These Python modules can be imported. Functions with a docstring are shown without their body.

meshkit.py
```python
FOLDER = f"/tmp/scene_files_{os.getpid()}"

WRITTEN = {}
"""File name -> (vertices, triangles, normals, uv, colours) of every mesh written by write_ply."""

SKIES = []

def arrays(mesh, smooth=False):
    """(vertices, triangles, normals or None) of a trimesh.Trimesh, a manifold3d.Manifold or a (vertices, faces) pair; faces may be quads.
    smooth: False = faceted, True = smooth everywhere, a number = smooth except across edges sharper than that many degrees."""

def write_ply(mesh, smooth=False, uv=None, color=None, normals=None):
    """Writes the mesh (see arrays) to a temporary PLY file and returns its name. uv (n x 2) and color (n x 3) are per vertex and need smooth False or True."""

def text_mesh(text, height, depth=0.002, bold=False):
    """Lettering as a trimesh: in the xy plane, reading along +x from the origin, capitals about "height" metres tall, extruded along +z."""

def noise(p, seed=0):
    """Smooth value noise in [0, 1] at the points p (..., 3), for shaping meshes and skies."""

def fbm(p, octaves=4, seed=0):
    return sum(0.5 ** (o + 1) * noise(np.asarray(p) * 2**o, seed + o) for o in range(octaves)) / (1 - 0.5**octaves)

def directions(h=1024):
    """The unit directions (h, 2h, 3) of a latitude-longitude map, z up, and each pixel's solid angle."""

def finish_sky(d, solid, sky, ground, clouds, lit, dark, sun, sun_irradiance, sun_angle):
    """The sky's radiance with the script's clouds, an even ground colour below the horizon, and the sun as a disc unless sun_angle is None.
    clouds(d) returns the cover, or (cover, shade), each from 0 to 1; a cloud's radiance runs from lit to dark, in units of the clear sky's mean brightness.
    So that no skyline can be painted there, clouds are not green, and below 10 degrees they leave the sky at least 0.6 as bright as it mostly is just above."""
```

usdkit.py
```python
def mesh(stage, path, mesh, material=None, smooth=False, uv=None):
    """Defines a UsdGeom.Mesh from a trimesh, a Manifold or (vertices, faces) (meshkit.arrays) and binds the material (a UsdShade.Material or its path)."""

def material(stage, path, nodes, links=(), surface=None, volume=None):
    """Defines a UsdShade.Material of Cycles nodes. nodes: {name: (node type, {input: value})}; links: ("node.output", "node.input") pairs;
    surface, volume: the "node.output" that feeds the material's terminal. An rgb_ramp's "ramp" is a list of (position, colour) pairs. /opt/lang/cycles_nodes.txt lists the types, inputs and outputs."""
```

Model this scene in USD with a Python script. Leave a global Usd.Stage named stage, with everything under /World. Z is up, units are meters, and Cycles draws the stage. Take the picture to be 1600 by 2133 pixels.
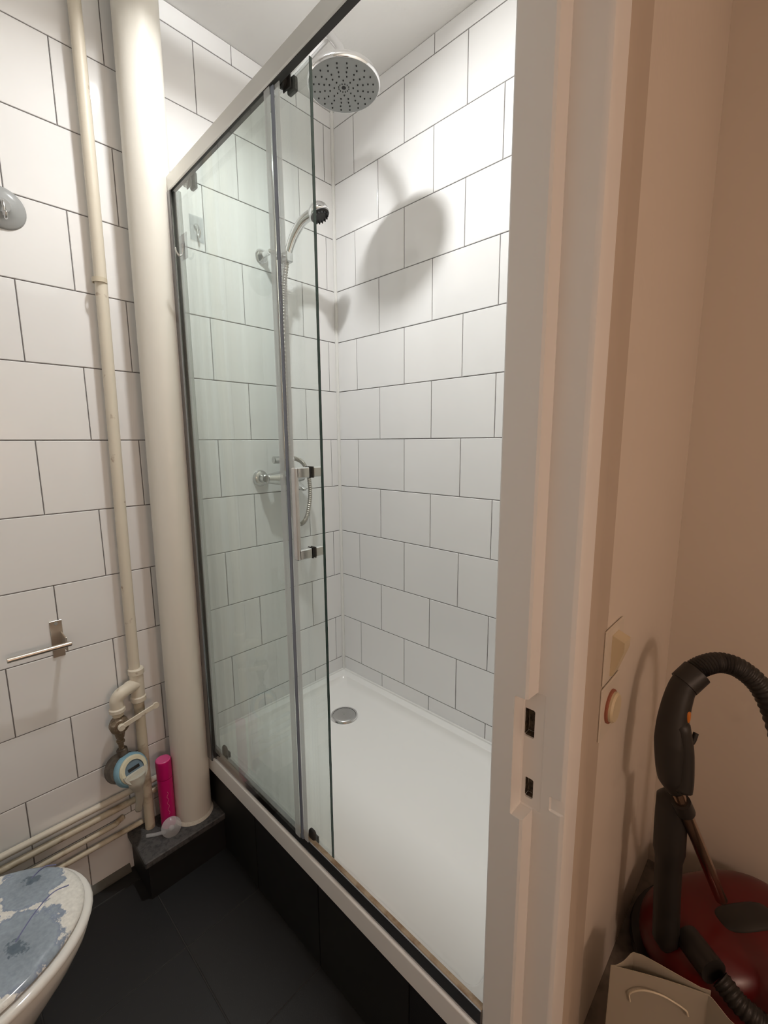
import math, random
import numpy as np
import trimesh
import manifold3d as m3
from shapely.geometry import Polygon
from pxr import Usd, UsdGeom, Gf, Sdf
import usdkit

random.seed(7)
rng = np.random.default_rng(7)
stage = Usd.Stage.CreateInMemory()
UsdGeom.SetStageUpAxis(stage, UsdGeom.Tokens.z)
UsdGeom.SetStageMetersPerUnit(stage, 1.0)
UsdGeom.Xform.Define(stage, '/World')
V = np.array

# ---------------------------------------------------------------- camera, lights, exposure
FPX = 927.71
CAM = V([-1.2883, -1.4914, -0.0096])
YAW, PITCH, ROLL = 0.8108, -0.1568, -0.0070
EXPOSURE = 0.0
BATH_LAMP = V([-0.70, -0.545, 1.244])
BATH_POWER = 990.0
BATH_AIM = V([0.02, -0.30, -1.0])
BATH_COLOR = (1.0, 1.0, 0.985)
HALL_LAMP = V([-1.12, -3.05, 0.0])
HALL_POWER = 36.0
HALL_COLOR = (1.0, 0.72, 0.57)
_f = V([math.sin(YAW) * math.cos(PITCH), math.cos(YAW) * math.cos(PITCH), math.sin(PITCH)])
_r = V([math.cos(YAW), -math.sin(YAW), 0.0])
_u = np.cross(_r, _f)
_c, _s = math.cos(ROLL), math.sin(ROLL)
_r, _u = _c * _r + _s * _u, -_s * _r + _c * _u
camera = UsdGeom.Camera.Define(stage, '/World/camera')
camera.CreateFocalLengthAttr(20.0)
camera.CreateHorizontalApertureAttr(20.0 * 1600 / FPX)
camera.CreateVerticalApertureAttr(20.0 * 2133 / FPX)
camera.CreateClippingRangeAttr(Gf.Vec2f(0.01, 100))
camera.CreateExposureAttr(EXPOSURE)
_m = Gf.Matrix4d(*_r, 0, *_u, 0, *(-_f), 0, *CAM, 1)
camera.AddTransformOp().Set(_m)

# ---------------------------------------------------------------- materials
def mat(name, color=(.8, .8, .8), rough=.5, metal=0., bump=0., bscale=60., **kw):
    nodes = {'p': ('principled_bsdf', dict(base_color=color, roughness=rough, metallic=metal, **kw))}
    links = []
    if bump:
        nodes['tc'] = ('texture_coordinate', {})
        nodes['n'] = ('noise_texture', {'scale': bscale, 'detail': 3.})
        nodes['b'] = ('bump', {'strength': bump, 'distance': .01})
        links += [('tc.object', 'n.vector'), ('n.fac', 'b.height'), ('b.normal', 'p.normal')]
    return usdkit.material(stage, '/World/Looks/' + name, nodes, links, surface='p.BSDF')

def spotted(name, base, spot, lo, hi, scale, rough=.5, bump=.15, metal=0., detail=4.):
    nodes = {'tc': ('texture_coordinate', {}), 'n': ('noise_texture', {'scale': scale, 'detail': detail}),
             'r': ('rgb_ramp', {'ramp': [(0, base), (lo, base), (hi, spot), (1, spot)]}),
             'p': ('principled_bsdf', {'roughness': rough, 'metallic': metal}),
             'b': ('bump', {'strength': bump, 'distance': .004})}
    return usdkit.material(stage, '/World/Looks/' + name, nodes,
        [('tc.object', 'n.vector'), ('n.fac', 'r.fac'), ('r.color', 'p.base_color'), ('n.fac', 'b.height'), ('b.normal', 'p.normal')], surface='p.BSDF')

TILE = [mat('tile_%d' % i, c, .07) for i, c in enumerate([(.87, .872, .875), (.86, .862, .865), (.88, .88, .88)])]
GROUT = mat('grout', (.23, .22, .22), .9)
CEIL = mat('ceiling_paint', (.88, .87, .85), .7, bump=.05)
SILICONE = mat('silicone', (.82, .82, .80), .4)
PAINT = mat('frame_paint', (.87, .86, .83), .38, bump=.06, bscale=45.)
PLASTER = mat('plaster_paint', (.74, .67, .58), .6, bump=.10, bscale=30.)
RAW = spotted('raw_wood', (.16, .13, .09), (.05, .045, .04), .4, .65, 160., .9, .5)
BLACK_TILE = [spotted('black_tile_%d' % i, c, (.03, .03, .03), .62, .80, 300., .55, .1) for i, c in enumerate([(.009, .009, .0095), (.011, .0105, .010), (.0075, .0075, .008)])]
FLOOR_GROUT = mat('floor_grout', (.034, .032, .030), .9)
HALL_FLOOR = spotted('hall_floor_grey', (.20, .17, .14), (.11, .095, .08), .4, .7, 25., .6, .05)
STONE = spotted('ledge_slate', (.085, .082, .080), (.035, .035, .037), .45, .7, 90., .6, .3)
ACRYL = mat('tray_acrylic', (.90, .90, .88), .22)
ALU = mat('satin_aluminium', (.70, .70, .68), .36, .85)
ALU_MIRROR = mat('polished_threshold', (.42, .42, .43), .10, 1.)
ALU_DARK = mat('threshold_aluminium', (.30, .30, .31), .22, .9)
CHROME = mat('chrome', (.80, .80, .81), .07, 1.)
CHROME_SOFT = mat('chrome_soft', (.62, .62, .62), .22, 1.)
HOSE_STEEL = mat('hose_steel', (.46, .43, .39), .38, .8)
STEEL = mat('brushed_steel', (.60, .56, .50), .32, 1.)
GREYFACE = mat('nozzle_face_grey', (.30, .31, .30), .5)
RUBBER = mat('black_rubber', (.012, .012, .012), .6)
DARKPL = mat('black_plastic', (.022, .020, .018), .45)
CREAM = mat('cream_paint', (.80, .77, .70), .42, bump=.06, bscale=25.)
PIPE = spotted('pipe_cream_paint', (.72, .66, .55), (.30, .20, .12), .66, .74, 22., .45, .25)
PIPE_DIRTY = spotted('pipe_dirty_paint', (.64, .57, .44), (.28, .19, .10), .52, .72, 20., .5, .3)
RUST = spotted('tarnished_brass', (.20, .15, .10), (.45, .38, .30), .5, .7, 70., .5, .3, .5)
PINK = mat('magenta_plastic', (.62, .008, .17), .3)
PINKCAP = mat('pink_cap', (.68, .09, .27), .38)
GOLDPRINT = mat('pink_print', (.75, .22, .34), .4)
CERAMIC = mat('ceramic', (.80, .79, .75), .08)
BLUE = mat('meter_blue', (.22, .40, .50), .4)
YELLOWED = mat('meter_cream', (.66, .62, .46), .45)
METERFACE = mat('meter_face_blue', (.15, .22, .28), .15)
METERLID = mat('meter_lid_grey', (.52, .50, .43), .5)
RED = mat('vacuum_red', (.12, .003, .004), .3)  # red darkened: shade low in the hall is put into the colour
ORANGE = mat('orange_button', (.65, .20, .02), .4)
PAPER = mat('bag_paper', (.44, .40, .32), .45, bump=.06, bscale=12.)  # white paper toned down to carry the shade near the hall floor
CORD = mat('bag_cord', (.80, .72, .56), .5)
SWITCH_IVORY = mat('switch_ivory', (.72, .62, .42), .35)
SWITCH_PLATE = mat('switch_plate_cream', (.70, .64, .54), .45)
SWITCH_SIDE = mat('switch_side_red', (.35, .12, .07), .5)
RUSTSEAL = spotted('rusty_seal', (.42, .33, .23), (.25, .16, .09), .45, .65, 40., .7, .1)
CLEARPL = usdkit.material(stage, '/World/Looks/clear_plastic', {
    't': ('transparent_bsdf', {'color': (.97, .98, .98)}), 'd': ('principled_bsdf', {'base_color': (.80, .82, .84), 'roughness': .2}),
    'm': ('mix_closure', {'fac': .28})}, [('t.BSDF', 'm.closure1'), ('d.BSDF', 'm.closure2')], surface='m.closure')

def glass(name, tint, haze, streak):
    nodes = {'t': ('transparent_bsdf', {'color': tint}), 'g': ('glossy_bsdf', {'color': (1, 1, 1), 'roughness': .02}), 'f': ('fresnel', {'IOR': 1.45}),
             'ge': ('geometry', {}), 'fr': ('mix_float', {'b': 0.}), 'm': ('mix_closure', {}), 'd': ('diffuse_bsdf', {'color': (.62, .68, .64)}), 'm2': ('mix_closure', {}),
             'tc': ('texture_coordinate', {}), 'mp': ('mapping', {'scale': (26., 26., .7)}), 'n': ('noise_texture', {'scale': 1., 'detail': 3.}),
             'mr': ('map_range', {'from_min': .35, 'from_max': .75, 'to_min': haze, 'to_max': haze + streak, 'clamp': True})}
    return usdkit.material(stage, '/World/Looks/' + name, nodes,
        [('ge.backfacing', 'fr.fac'), ('f.fac', 'fr.a'), ('fr.result', 'm.fac'), ('t.BSDF', 'm.closure1'), ('g.BSDF', 'm.closure2'), ('tc.object', 'mp.vector'), ('mp.vector', 'n.vector'), ('n.fac', 'mr.value'),
         ('mr.result', 'm2.fac'), ('m.closure', 'm2.closure1'), ('d.BSDF', 'm2.closure2')], surface='m2.closure')
GLASS = glass('pane_glass', (.955, .982, .970), .025, .05)
GLASS_EDGE = mat('glass_edge_green', (.015, .045, .042), .12)
SEAL_CLEAR = usdkit.material(stage, '/World/Looks/clear_seal', {
    't': ('transparent_bsdf', {'color': (.90, .92, .92)}), 'd': ('principled_bsdf', {'base_color': (.86, .89, .90), 'roughness': .25}),
    'm': ('mix_closure', {'fac': .38})}, [('t.BSDF', 'm.closure1'), ('d.BSDF', 'm.closure2')], surface='m.closure')
SEAL_DARK = mat('seal_dark', (.20, .23, .29), .3)

def emitter(name, color, strength):
    return usdkit.material(stage, '/World/Looks/' + name, {'e': ('emission', {'color': color, 'strength': strength})}, surface='e.emission')

# ---------------------------------------------------------------- shape helpers
def unit(v): v = V(v, float); return v / np.linalg.norm(v)

def cat(*ms): return trimesh.util.concatenate(list(ms))

def box(lo, hi, c=0.):
    lo, hi = V(lo, float), V(hi, float)
    if c <= 0:
        m = trimesh.creation.box(hi - lo); m.apply_translation((lo + hi) / 2); return m
    pts = []
    for sx in (0, 1):
        for sy in (0, 1):
            for sz in (0, 1):
                s = V([sx, sy, sz]); p = np.where(s, hi, lo); d = np.where(s, -1, 1) * c
                for k in range(3):
                    q = p + d; q[k] = p[k]; pts.append(q)
    return trimesh.convex.convex_hull(V(pts))

def frame_of(d):
    d = unit(d); a = V([0, 0, 1.]) if abs(d[2]) < .9 else V([1., 0, 0]); x = unit(np.cross(a, d)); return x, np.cross(d, x), d

def lathe(profile, origin, axis=(0, 0, 1), n=32):
    """profile: (radius, height) pairs along the axis; ends are closed when the radius is 0."""
    x, y, d = frame_of(axis); o = V(origin, float); P = V(profile, float)
    a = np.linspace(0, 2 * np.pi, n, endpoint=False)
    v = V([o + d * h + r * (math.cos(t) * x + math.sin(t) * y) for r, h in P for t in a])
    f = []
    for i in range(len(P) - 1):
        for j in range(n):
            k = (j + 1) % n; A, B, C, D = i * n + j, i * n + k, (i + 1) * n + k, (i + 1) * n + j
            f += [(A, B, C), (A, C, D)]
    m = trimesh.Trimesh(v, V(f), process=True); m.update_faces(m.nondegenerate_faces()); m.remove_unreferenced_vertices(); return m

def cyl(a, b, r, r2=None, n=24, c=None):
    a, b = V(a, float), V(b, float); L = np.linalg.norm(b - a); r2 = r if r2 is None else r2
    c = min(r, r2) * .15 if c is None else c; c = min(c, L * .3)
    return lathe([(0, 0), (max(r - c, 1e-5), 0), (r, c), (r2, L - c), (max(r2 - c, 1e-5), L), (0, L)], a, b - a, n)

def smooth_path(pts, k=8):
    P = V(pts, float); Q = np.vstack([2 * P[0] - P[1], P, 2 * P[-1] - P[-2]]); out = []
    for i in range(1, len(Q) - 2):
        for t in np.linspace(0, 1, k, endpoint=False):
            a, b, c, d = Q[i - 1], Q[i], Q[i + 1], Q[i + 2]
            out.append(.5 * (2 * b + (c - a) * t + (2 * a - 5 * b + 4 * c - d) * t * t + (3 * b - a - 3 * c + d) * t ** 3))
    return V(out + [P[-1]])

def tube(path, r, n=16, caps=True):
    P = V(path, float); N = len(P); R = np.full(N, r) if np.ndim(r) == 0 else V(r, float)
    T = np.gradient(P, axis=0); T /= np.linalg.norm(T, axis=1, keepdims=True)
    x, y, _ = frame_of(T[0]); v = []
    a = np.linspace(0, 2 * np.pi, n, endpoint=False)
    for i in range(N):
        x = unit(x - T[i] * np.dot(x, T[i])); y = np.cross(T[i], x)
        v += [P[i] + R[i] * (math.cos(t) * x + math.sin(t) * y) for t in a]
    f = []
    for i in range(N - 1):
        for j in range(n):
            k = (j + 1) % n; f += [(i * n + j, i * n + k, (i + 1) * n + k), (i * n + j, (i + 1) * n + k, (i + 1) * n + j)]
    if caps:
        v += [P[0], P[-1]]; s, e = len(v) - 2, len(v) - 1
        for j in range(n):
            k = (j + 1) % n; f += [(s, k, j), (e, (N - 1) * n + j, (N - 1) * n + k)]
    return trimesh.Trimesh(V(v), V(f), process=False)

def prism(poly, z0, z1):
    m = trimesh.creation.extrude_polygon(Polygon(poly), z1 - z0); m.apply_translation([0, 0, z0]); return m

def to_man(m): return m3.Manifold(m3.Mesh(np.asarray(m.vertices, np.float32), np.asarray(m.faces, np.uint32)))

def minus(a, *bs):
    a = to_man(a) if isinstance(a, trimesh.Trimesh) else a
    for b in bs: a = a - to_man(b)
    return a

def from_man(a):
    k = a.to_mesh(); return trimesh.Trimesh(V(k.vert_properties)[:, :3], V(k.tri_verts), process=False)

def ellipsoid(c, r, sub=3):
    m = trimesh.creation.icosphere(sub, 1.); m.apply_scale(r); m.apply_translation(c); return m

def rounded(c, half, e=.5, sub=4):
    """Superellipsoid with half sizes; smaller e gives squarer shoulders."""
    m = trimesh.creation.icosphere(sub, 1.); v = m.vertices; p = 2 / e
    s = (np.abs(v) ** p).sum(1) ** (-1 / p); m.vertices = v * s[:, None] * V(half) + V(c); return m

def rot(m, axis, deg, at):
    m.apply_transform(trimesh.transformations.rotation_matrix(math.radians(deg), axis, at)); return m

# ---------------------------------------------------------------- scene helpers
used = {}
def fresh(parent, name):
    k = (parent, name); used[k] = used.get(k, -1) + 1
    return f'{parent}/{name}' + (f'_{used[k]:03d}' if used[k] else '')

BASE = {}
def thing(name, loc, label=None, category=None, group=None, kind=None):
    p = fresh('/World', name); x = UsdGeom.Xform.Define(stage, p); x.AddTranslateOp().Set(Gf.Vec3d(*map(float, loc)))
    BASE[p] = V(loc, float); note(x.GetPrim(), label, category, group, kind); return p

def note(prim, label=None, category=None, group=None, kind=None):
    for k, v in (('label', label), ('category', category), ('group', group), ('kind', kind)):
        if v: prim.SetCustomDataByKey(k, v)

def part(parent, name, mesh, material, smooth=35, label=None, kind=None):
    """mesh is in world coordinates; it is stored relative to the thing's base."""
    p = fresh(parent, name); BASE[p] = BASE[parent]
    if isinstance(mesh, m3.Manifold): mesh = from_man(mesh)
    mesh = mesh.copy(); mesh.apply_translation(-BASE[parent])
    g = usdkit.mesh(stage, p, mesh, material, smooth=smooth); note(g.GetPrim(), label, kind=kind); return p

def struct(name, mesh, material, smooth=35):
    p = fresh('/World', name)
    if isinstance(mesh, m3.Manifold): mesh = from_man(mesh)
    g = usdkit.mesh(stage, p, mesh, material, smooth=smooth); note(g.GetPrim(), kind='structure'); BASE[p] = V([0, 0, 0.]); return p

# ---------------------------------------------------------------- room shell
ZF, ZC = -1.40, 1.258           # floors and ceiling
HROW, WT, JOINT = .2, .2534, .0028
YB, YH = -1.170, -1.236         # bathroom and hall faces of the partition
XE = .256                       # hall end wall
XL = -2.0

def tile_mesh(u0, u1, v0, v1, depth, cham, place):
    """A flat tile from u0..u1 and v0..v1, face at depth 0, back at depth; place maps (u, v, d) to the world."""
    c = cham; q = [(u0, v0), (u1, v0), (u1, v1), (u0, v1)]; i = [(u0 + c, v0 + c), (u1 - c, v0 + c), (u1 - c, v1 - c), (u0 + c, v1 - c)]
    v = V([place(*p, depth) for p in q] + [place(*p, c * .7) for p in q] + [place(*p, 0.) for p in i]); f = []
    for a in (0, 4):
        for k in range(4):
            n = (k + 1) % 4; f += [(a + k, a + n, a + 4 + n), (a + k, a + 4 + n, a + 4 + k)]
    f += [(8, 9, 10), (8, 10, 11)]
    m = trimesh.Trimesh(v, V(f), process=False)
    if np.dot(m.face_normals[-1], V(place(0, 0, 0)) - V(place(0, 0, 1.))) < 0: m.invert()
    return m

def tiled_wall(name, length, z0, z1, off_odd, off_even, place, backing):
    w = thing(name, (0, 0, 0), kind='structure'); part(w, 'grout', backing, GROUT, False)
    k = 0
    for row in range(0, 15):
        t, b = 1.2 - HROW * (row - 1), 1.2 - HROW * row
        t, b = min(t, z1), max(b, z0)
        if t - b < .012: continue
        off = off_odd if row % 2 else off_even
        edges = [0.] + [off + WT * i for i in range(0, 20) if 0.02 < off + WT * i < length - .02] + [length]
        for a, c in zip(edges, edges[1:]):
            j = JOINT / 2; jig = float(rng.uniform(-.0003, .0003))
            part(w, 'tile', tile_mesh(a + (0 if a == 0 else j), c - (0 if c == length else j), b + j, t - j, .0045, .0012,
                 lambda u, v, d, g=jig: place(u, v, d + g)), TILE[int(rng.integers(3))], False)
            k += 1
    return w

tiled_wall('wall_back', -XL, ZF + .0, ZC, .044, .1689, lambda u, v, d: (-u, d, v), box((XL - .1, .0022, ZF - .1), (.1, .10, ZC + .1)))
tiled_wall('wall_right', -YB, ZF + .3, ZC, .1201, .2473, lambda u, v, d: (d, -u, v), box((.0022, YB, ZF - .1), (.08, .0022, ZC + .1)))
struct('wall_left', box((XL - .1, YB - .07, ZF - .1), (XL, .0022, ZC + .1)), CEIL)
struct('ceiling', box((XL - .6, -3.5, ZC), (.4, .1, ZC + .1)), CEIL)
# partition with the door opening
XJ0, XJ1, ZHEAD = -1.47, -.659, .70
struct('wall_front', minus(box((XL, YH, ZF - .1), (XE, YB, ZC)), box((XJ0 - .01, YH - .1, ZF - .2), (XJ1 + .01, YB + .1, ZHEAD + .01))), PLASTER)
struct('wall_hall_end', box((XE, -3.5, ZF - .1), (XE + .1, YB, ZC)), PLASTER)
struct('wall_hall_rear', box((XL - .6, -3.5, ZF - .1), (XE, -3.4, ZC)), PLASTER)
struct('wall_hall_left', box((XL - .7, -3.5, ZF - .1), (XL - .6, YH, ZC)), PLASTER)
struct('wall_hall_return', box((XL - .6, YH, ZF - .1), (XL, YB, ZC)), PLASTER)
struct('floor_hall', box((XL - .6, -3.5, ZF - .1), (XE, YB - .03, ZF)), HALL_FLOOR)
# strip feathered up to the door frame, a darker tan than the wall
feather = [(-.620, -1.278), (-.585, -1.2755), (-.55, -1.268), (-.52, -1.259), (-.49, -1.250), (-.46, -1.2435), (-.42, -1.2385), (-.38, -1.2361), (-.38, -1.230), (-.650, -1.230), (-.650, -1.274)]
struct('trim_1', prism(feather, ZF, ZC), mat('trim_tan', (.56, .48, .39), .65, bump=.1, bscale=30.), 50)
# bathroom floor of black tiles
fl = thing('floor', (0, 0, ZF), kind='structure')
part(fl, 'grout', box((XL, YB - .03, ZF - .1), (0, .0022, ZF - .0015)), FLOOR_GROUT, False)
xs = [XL] + [x for x in np.arange(-.92 - .31 * 4, -.3, .31) if x > XL + .02] + [-.5]
ys = [0, -.06, -.37, -.68, -.99, YB - .03]
for a, b in zip(xs, xs[1:]):
    for d, c in zip(ys, ys[1:]):
        part(fl, 'tile', tile_mesh(a + .0015, b - .0015, c + .0015, d - .0015, .006, .001, lambda u, v, d_: (u, v, ZF - d_)), BLACK_TILE[int(rng.integers(3))], False)
# grey mortar cove at the foot of the tiled wall
struct('baseboard_back', tube([(XL, .004, ZF + .004), (-.95, .004, ZF + .004)], .020, 12), mat('mortar', (.12, .115, .10), .9, bump=.4, bscale=50.))
# silicone in the corner and round the tray
struct('trim_2', tube([(-.003, -.003, -1.065), (-.003, -.003, ZC)], .0075, 10), SILICONE)

# ---------------------------------------------------------------- door frame in the partition
dr = thing('door_1', (XJ1, YH, ZF), kind='structure')
XS = -.698
prof = [(XS, -1.1665), (XS - .0015, -1.169), (XS - .0015, -1.220), (XS + .001, -1.224), (XJ1 - .008, -1.226), (XJ1 - .008, -1.268), (XJ1 - .004, -1.275), (XJ1 + .004, -1.2785), (-.620, -1.2785), (-.620, -1.230), (XJ1 + .012, -1.230), (XJ1 + .012, -1.1665)]
jamb = prism(prof, ZF, ZHEAD)
XR = XJ1 - .008
HOLES = [((-1.2225, -.474), (-1.2052, -.426), .018), ((-1.2250, -.580), (-1.2105, -.545), .014)]
cuts = [box((XS - .02, -1.240, -.596), (XR + .0005, -1.2035, -.392), .002),      # stop notched for the strike plate
        box((XR - .02, -1.290, -.582), (XR + .0035, -1.252, -.556), .002)]       # chipped notch at the hall edge
cuts += [box((XR - .03, y0_, z0_), (XR + d_, y1_, z1_), .002) for (y0_, z0_), (y1_, z1_), d_ in HOLES]
part(dr, 'jamb', minus(jamb, *cuts), PAINT, 30)
for (y0_, z0_), (y1_, z1_), d_ in HOLES:
    lo, hi = (XR + .004, y0_ - .0005, z0_ - .0005), (XR + d_ + .002, y1_ + .0005, z1_ + .0005)
    part(dr, 'mortise', minus(box(lo, hi), box((lo[0] - .01, lo[1] + .0012, lo[2] + .0012), (hi[0] - .003, hi[1] - .0012, hi[2] - .0012))), RAW, False, label='dark bare mortise in the frame')
mir = [(2 * (XJ0 + XJ1) / 2 - x, y) for x, y in prof][::-1]
part(dr, 'jamb', prism(mir, ZF, ZHEAD), PAINT, 30)
part(dr, 'head', box((XJ0 - .02, -1.2785, ZHEAD - .03), (XJ1 + .02, -1.1665, ZHEAD + .03), .002), PAINT)

# ---------------------------------------------------------------- lamps
AIM = unit(BATH_AIM)
dl = thing('ceiling_spotlight', (BATH_LAMP[0], BATH_LAMP[1], ZC), 'round white spotlight on the ceiling over the shower screen', 'lamp')
part(dl, 'ceiling_plate', lathe([(.040, .0), (.068, 0), (.068, -.003), (.062, -.006), (.052, -.007), (.040, -.003)], (BATH_LAMP[0], BATH_LAMP[1], ZC), n=48), CERAMIC)
part(dl, 'gimbal_ring', lathe([(.0375, -.010), (.050, -.010), (.0505, .000), (.048, .0030), (.043, .0032), (.0400, .001), (.0375, .0)], BATH_LAMP, AIM, 48), CERAMIC)
part(dl, 'lens', lathe([(0, .0012), (.020, .0010), (.037, .0), (.037, -.004), (0, -.004)], BATH_LAMP, AIM, 48), emitter('bath_bulb', BATH_COLOR, BATH_POWER), 30)
hx_, hy_ = HALL_LAMP[:2]
hl = thing('added_floor_lamp', (hx_, hy_, ZF), 'added unseen floor lamp with a warm globe that lights the hall', 'lamp')  # unseen lamp, added and positioned for its warm light on the hall walls
part(hl, 'base', lathe([(0, 0), (.13, 0), (.132, .008), (.125, .018), (.02, .024), (0, .024)], (hx_, hy_, ZF), n=40), ALU)
part(hl, 'pole', cyl((hx_, hy_, ZF + .022), (hx_, hy_, HALL_LAMP[2] - .11), .011), ALU)
part(hl, 'globe', ellipsoid(HALL_LAMP, (.12, .12, .12), 3), emitter('added_hall_bulb', HALL_COLOR, HALL_POWER), True)

# ---------------------------------------------------------------- shower tray on its tiled plinth
XT = -.706
tr = thing('shower_tray', (-.35, -.58, -1.12), 'white acrylic shower tray with raised rim and round drain', 'shower tray')
outer = [(XT, YB + .002), (-.001, YB + .002), (-.001, -.001), (XT, -.001)]
def ring(x0, x1, y0, y1, z, r, n=6):
    pts = []
    for cx, cy, a0 in ((x1 - r, y1 - r, 0), (x0 + r, y1 - r, 90), (x0 + r, y0 + r, 180), (x1 - r, y0 + r, 270)):
        for a in np.linspace(a0, a0 + 90, n): pts.append((cx + r * math.cos(math.radians(a)), cy + r * math.sin(math.radians(a)), z))
    return pts
y0, y1 = YB + .002, -.001
levels = [ring(XT, -.001, y0, y1, -1.120, .004), ring(XT, -.001, y0, y1, -1.068, .004), ring(XT + .003, -.003, y0 + .003, y1 - .003, -1.064, .006),
          ring(XT + .046, -.036, y0 + .04, y1 - .036, -1.0645, .02), ring(XT + .050, -.0395, y0 + .043, y1 - .0395, -1.0675, .022), ring(XT + .058, -.0480, y0 + .052, y1 - .048, -1.0855, .03),
          ring(XT + .075, -.075, y0 + .07, y1 - .075, -1.0925, .045), ring(XT + .30, -.17, y0 + .52, y1 - .20, -1.098, .04)]
n = len(levels[0]); tv = [p for l in levels for p in l]; tf = []
for i in range(len(levels) - 1):
    for j in range(n):
        k = (j + 1) % n; tf += [(i * n + j, i * n + k, (i + 1) * n + k), (i * n + j, (i + 1) * n + k, (i + 1) * n + j)]
tv += [(-.25, -.42, -1.099), (-.35, -.58, -1.120)]; e = len(tv) - 2
for j in range(n):
    k = (j + 1) % n; b = (len(levels) - 1) * n; tf += [(e, b + j, b + k), (e + 1, k, j)]
part(tr, 'basin', trimesh.Trimesh(V(tv), V(tf), process=False), ACRYL, 40)
DR = V([-.212, -.240, -1.0935])
dn = part(tr, 'drain', lathe([(0, .0045), (.020, .0043), (.040, .003), (.047, .000), (.0485, -.004), (.0, -.004)], DR), CHROME_SOFT, True, label='round chrome drain cover')
part(tr, 'drain_rim', lathe([(.047, .001), (.053, .0015), (.055, -.003), (.047, -.003)], DR), CHROME)
tx, ty = DR[0], DR[1]
part(tr, 'drain_screw', lathe([(0, .0062), (.003, .0060), (.0035, .004), (0, .004)], DR, n=12), GREYFACE)
part(tr, 'sealant', cat(tube([(-.002, -1.16, -1.064), (-.002, -.003, -1.064)], .006, 8), tube([(-.70, -.002, -1.064), (-.003, -.002, -1.064)], .006, 8)), SILICONE)

pl = thing('shower_plinth', (-.35, -.58, ZF), 'black tiled plinth under the shower tray', 'plinth')
part(pl, 'core', box((-.688, YB, ZF), (-.02, -.004, -1.120)), FLOOR_GROUT, False)
for a, b in zip([0, .37, .68, .99], [.37, .68, .99, -YB]):
    part(pl, 'tile', tile_mesh(a + .0015 + (.004 if a == 0 else 0), b - .0015, ZF + .001, -1.121, .006, .001, lambda u, v, d: (-.694 + d, -u, v)), BLACK_TILE[int(rng.integers(3))], False)

# ---------------------------------------------------------------- shower screen: fixed panel with rails
ZR0, ZR1 = .677, .717
RAIL_TILT = -1.85               # the top rail rises slightly towards the door
XO, XI = -.714, -.697            # outer and inner faces of the rails
sc = thing('shower_screen', (-.69, -.6, -1.064), 'aluminium framed fixed glass panel of the shower screen beside the white column', 'shower screen')
part(sc, 'top_rail', rot(box((XO, YB + .006, ZR0), (XI, -.108, ZR1), .0025), (1, 0, 0), RAIL_TILT, (0, -.108, ZR0)), ALU, 30, label='satin aluminium top rail')
part(sc, 'rail_underside', rot(box((XO + .003, YB + .006, ZR0 - .0015), (XI, -.108, ZR0 + .002)), (1, 0, 0), RAIL_TILT, (0, -.108, ZR0)), DARKPL, False, label='dark strip under the top rail')  # dark strip laid along the underside of the rail
part(sc, 'top_track', rot(box((XI, YB + .006, ZR1 - .006), (-.668, -.108, ZR1)), (1, 0, 0), RAIL_TILT, (0, -.108, ZR0)), ALU_DARK)
part(sc, 'bottom_rail', box((-.7005, YB + .004, -1.0638), (-.6885, -.112, -1.024), .002), ALU_MIRROR, label='dark glossy bottom rail')
part(sc, 'rail_seal', box((-.7000, YB + .004, -1.024), (-.6890, -.60, -1.0205), .0015), RUSTSEAL, label='brown stained seal on the bottom rail')
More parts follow.
